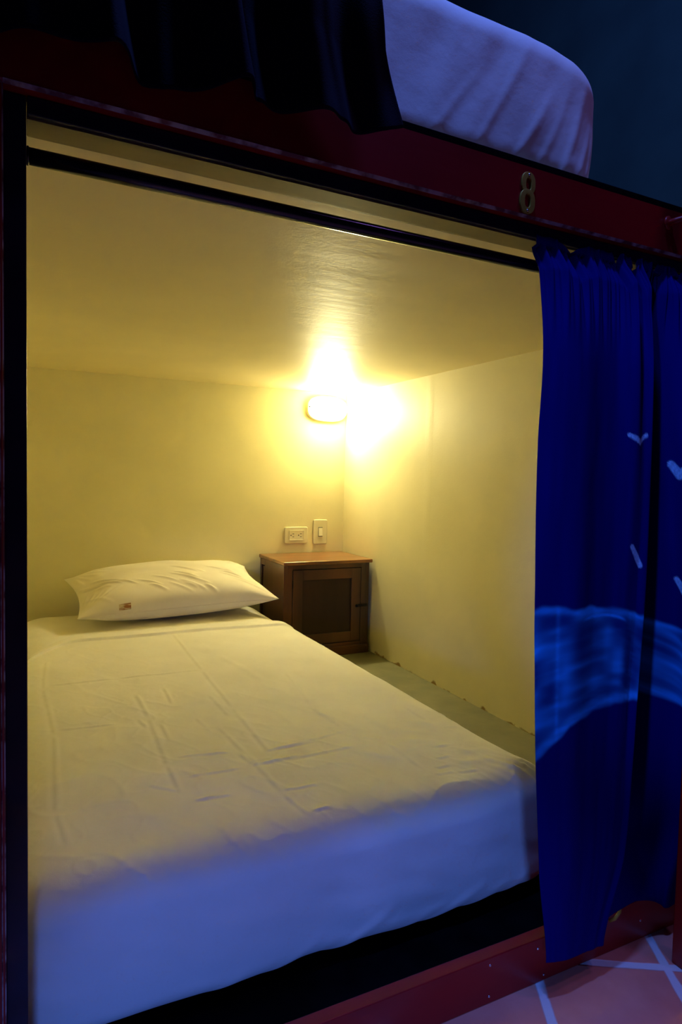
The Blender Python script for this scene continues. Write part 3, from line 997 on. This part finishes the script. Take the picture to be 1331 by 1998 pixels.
dx0, dx1, dz0, dz1 = LX0 + 0.0425, LX1 - 0.0425, LZ0 + 0.0575, LZ1 - 0.0385
door = MB()
sw = 0.045
door.box(dx0, dx0 + sw, LY0 - 0.001, LY0 + 0.017, dz0, dz1)
door.box(dx1 - sw, dx1, LY0 - 0.001, LY0 + 0.017, dz0, dz1)
door.box(dx0 + sw, dx1 - sw, LY0 - 0.001, LY0 + 0.017, dz1 - sw, dz1)
door.box(dx0 + sw, dx1 - sw, LY0 - 0.001, LY0 + 0.017, dz0, dz0 + sw)
dr = door.build('door', M_wood, lk, bevel=0.0012)
MB().box(dx0 + sw, dx1 - sw, LY0 + 0.007, LY0 + 0.015, dz0 + sw, dz1 - sw).build('panel', M_panel, dr)['label'] = 'darker recessed panel'
kn = MB()
kn.dome((dx1 - 0.020, LY0 - 0.006, -0.570), 0.0075, 0.010)
kn.tube([(dx1 - 0.020, LY0 - 0.0005, -0.570), (dx1 - 0.020, LY0 - 0.007, -0.570)], 0.0045, 12)
kn.build('knob', M_metaldk, dr, smooth=True)
MB().box(dx1 - 0.012, LX1 - 0.008, LY0 - 0.0035, LY0 - 0.0012, -0.5765, -0.5635).build('hasp', M_metaldk, dr, bevel=0.0008)
for hz in (-0.46, -0.70):
    MB().tube([(dx0 - 0.001, LY0 - 0.002, hz - 0.018), (dx0 - 0.001, LY0 - 0.002, hz + 0.018)], 0.0024, 10).build('hinge', M_metaldk, dr, smooth=True)

# ------------------------------------------------------------------ socket and switch
ot = thing('wall_socket', 'ivory double power socket on the back wall, left of the light switch', 'power outlet', (1.176, YB, -0.276))
OX, OZ = 1.178, -0.2785
MB().prism(rrect(OX, OZ, 0.119, 0.079, 0.008), 'y', YB - 0.0095, YB - 0.0002).build('cover_plate', M_plast, ot, bevel=0.004, seg=3)
fcs = MB()
fcs.prism(rrect(OX, OZ, 0.070, 0.042, 0.001, 2), 'y', YB - 0.0105, YB - 0.0085)
ring(fcs, rrect(OX, OZ, 0.074, 0.048, 0.001, 2), rrect(OX, OZ, 0.071, 0.044, 0.001, 2), YB - 0.0125, YB - 0.0085)
fo = fcs.build('socket_insert', M_plast2, ot, bevel=0.0004)
for cx_ in (OX - 0.019, OX + 0.020):
    h = MB()
    h.box(cx_ - 0.001, cx_ + 0.007, YB - 0.0108, YB - 0.0104, OZ + 0.0055, OZ + 0.0080)
    h.box(cx_ - 0.001, cx_ + 0.007, YB - 0.0108, YB - 0.0104, OZ - 0.0085, OZ - 0.0060)
    h.prism(ellipse(cx_ - 0.0085, OZ - 0.0003, 0.0026, 0.0028, 14), 'y', YB - 0.0108, YB - 0.0104)
    h.build('pin_holes', M_hole, fo)

sw_ = thing('light_switch', 'ivory single rocker light switch beside the room corner', 'light switch', (1.306, YB, -0.264))
WX, WZ = 1.3035, -0.2645
MB().prism(rrect(WX, WZ, 0.075, 0.119, 0.008), 'y', YB - 0.009, YB - 0.0002).build('cover_plate', M_plast, sw_, bevel=0.004, seg=3)
MB().box(WX - 0.0110, WX + 0.0110, YB - 0.0096, YB - 0.0088, WZ - 0.0225, WZ + 0.0225).build('switch_recess', M_hole, sw_)
rk = MB().prism([(YB - 0.0092, WZ - 0.0200), (YB - 0.0150, WZ - 0.0190), (YB - 0.0115, WZ + 0.0195), (YB - 0.0092, WZ + 0.0200)], 'x', WX - 0.0100, WX + 0.0100)
rk.build('rocker', M_plast2, sw_, bevel=0.0006)

# ------------------------------------------------------------------ bulkhead lamp
LCX, LCZ = 1.3235, 0.326
lamp = thing('wall_lamp', 'lit white oval bulkhead lamp high in the back corner', 'lamp', (LCX, YB, LCZ))
MB().prism(ellipse(LCX - 0.002, LCZ, 0.1035, 0.0600, 56, 2.7), 'y', YB - 0.022, YB - 0.0002).build('base', M_plast2, lamp, bevel=0.003)


def build_glass():
    n, m_ = 72, 18
    P = np.zeros((n, m_, 3))
    for j in range(m_):
        t = j / (m_ - 1)
        k = math.cos(t * math.pi / 2) ** 0.55
        for i in range(n):
            a = 2 * math.pi * i / n
            p = 2.8
            cxn = math.copysign(abs(math.cos(a)) ** (2 / p), math.cos(a))
            czn = math.copysign(abs(math.sin(a)) ** (2 / p), math.sin(a))
            P[i, j] = (LCX + 0.094 * k * cxn, YB - 0.0225 - 0.058 * math.sin(t * math.pi / 2), LCZ + 0.051 * k * czn)
    return grid_mesh('glass', P, M_glow, lamp, closed_u=True)


build_glass()['label'] = 'glowing frosted glass'
MB().tube([(LCX - 0.098, YB - 0.026, LCZ + 0.004), (LCX - 0.098, YB - 0.034, LCZ + 0.004)], 0.003, 10).build('screw', M_metaldk, lamp, smooth=True)

# ------------------------------------------------------------------ ladder at the right-hand side
ld = thing('ladder', 'red brown painted bunk ladder standing on the tiles at the right edge', 'ladder', (1.18, -0.08, FL))
MB().box(0.988, 1.026, -0.098, -0.060, FL, 0.60).build('stile', M_redladder, ld, bevel=0.003)
MB().box(1.352, 1.390, -0.098, -0.060, FL, 0.60).build('stile', M_redladder, ld, bevel=0.003)
for k in range(5):
    z = FL + 0.27 + k * 0.25
    MB().tube([(1.0265, -0.079, z), (1.3515, -0.079, z)], 0.013, 16).build('rung', M_redladder, ld, smooth=True)
hk = MB()
hk.tube([(0.9675, -0.0005, 0.4350), (0.972, -0.012, 0.4360), (0.982, -0.030, 0.4385), (0.9985, -0.0595, 0.4420)], 0.0055, 14)
hk.tube([(0.9650, -0.0005, 0.4345), (0.9658, -0.0040, 0.4345)], 0.0110, 20)
hk.build('hook', M_redladder, ld, smooth=True)['label'] = 'round red bar hooking the ladder to the face board'

# pillow label, lying on the front of the pillow
def on_pillow():
    dg = bpy.context.evaluated_depsgraph_get()
    dg.update()
    ev = pil.evaluated_get(dg)
    n = 10
    P = np.zeros((n, 6, 3))
    for i in range(n):
        for j in range(6):
            xw = 0.322 + 0.042 * i / (n - 1)
            zw = -0.5005 + 0.022 * j / 5 + 0.004 * i / (n - 1)
            ok, loc, nr, idx = ev.ray_cast(Vector((xw, 1.2, zw + ZO)), Vector((0, 1, 0)))
            P[i, j] = (xw, (loc.y if ok else 1.7) - 0.0012, zw)
    return grid_mesh('care_label', P, M_tag, pil)


on_pillow()['label'] = 'small brown printed label'
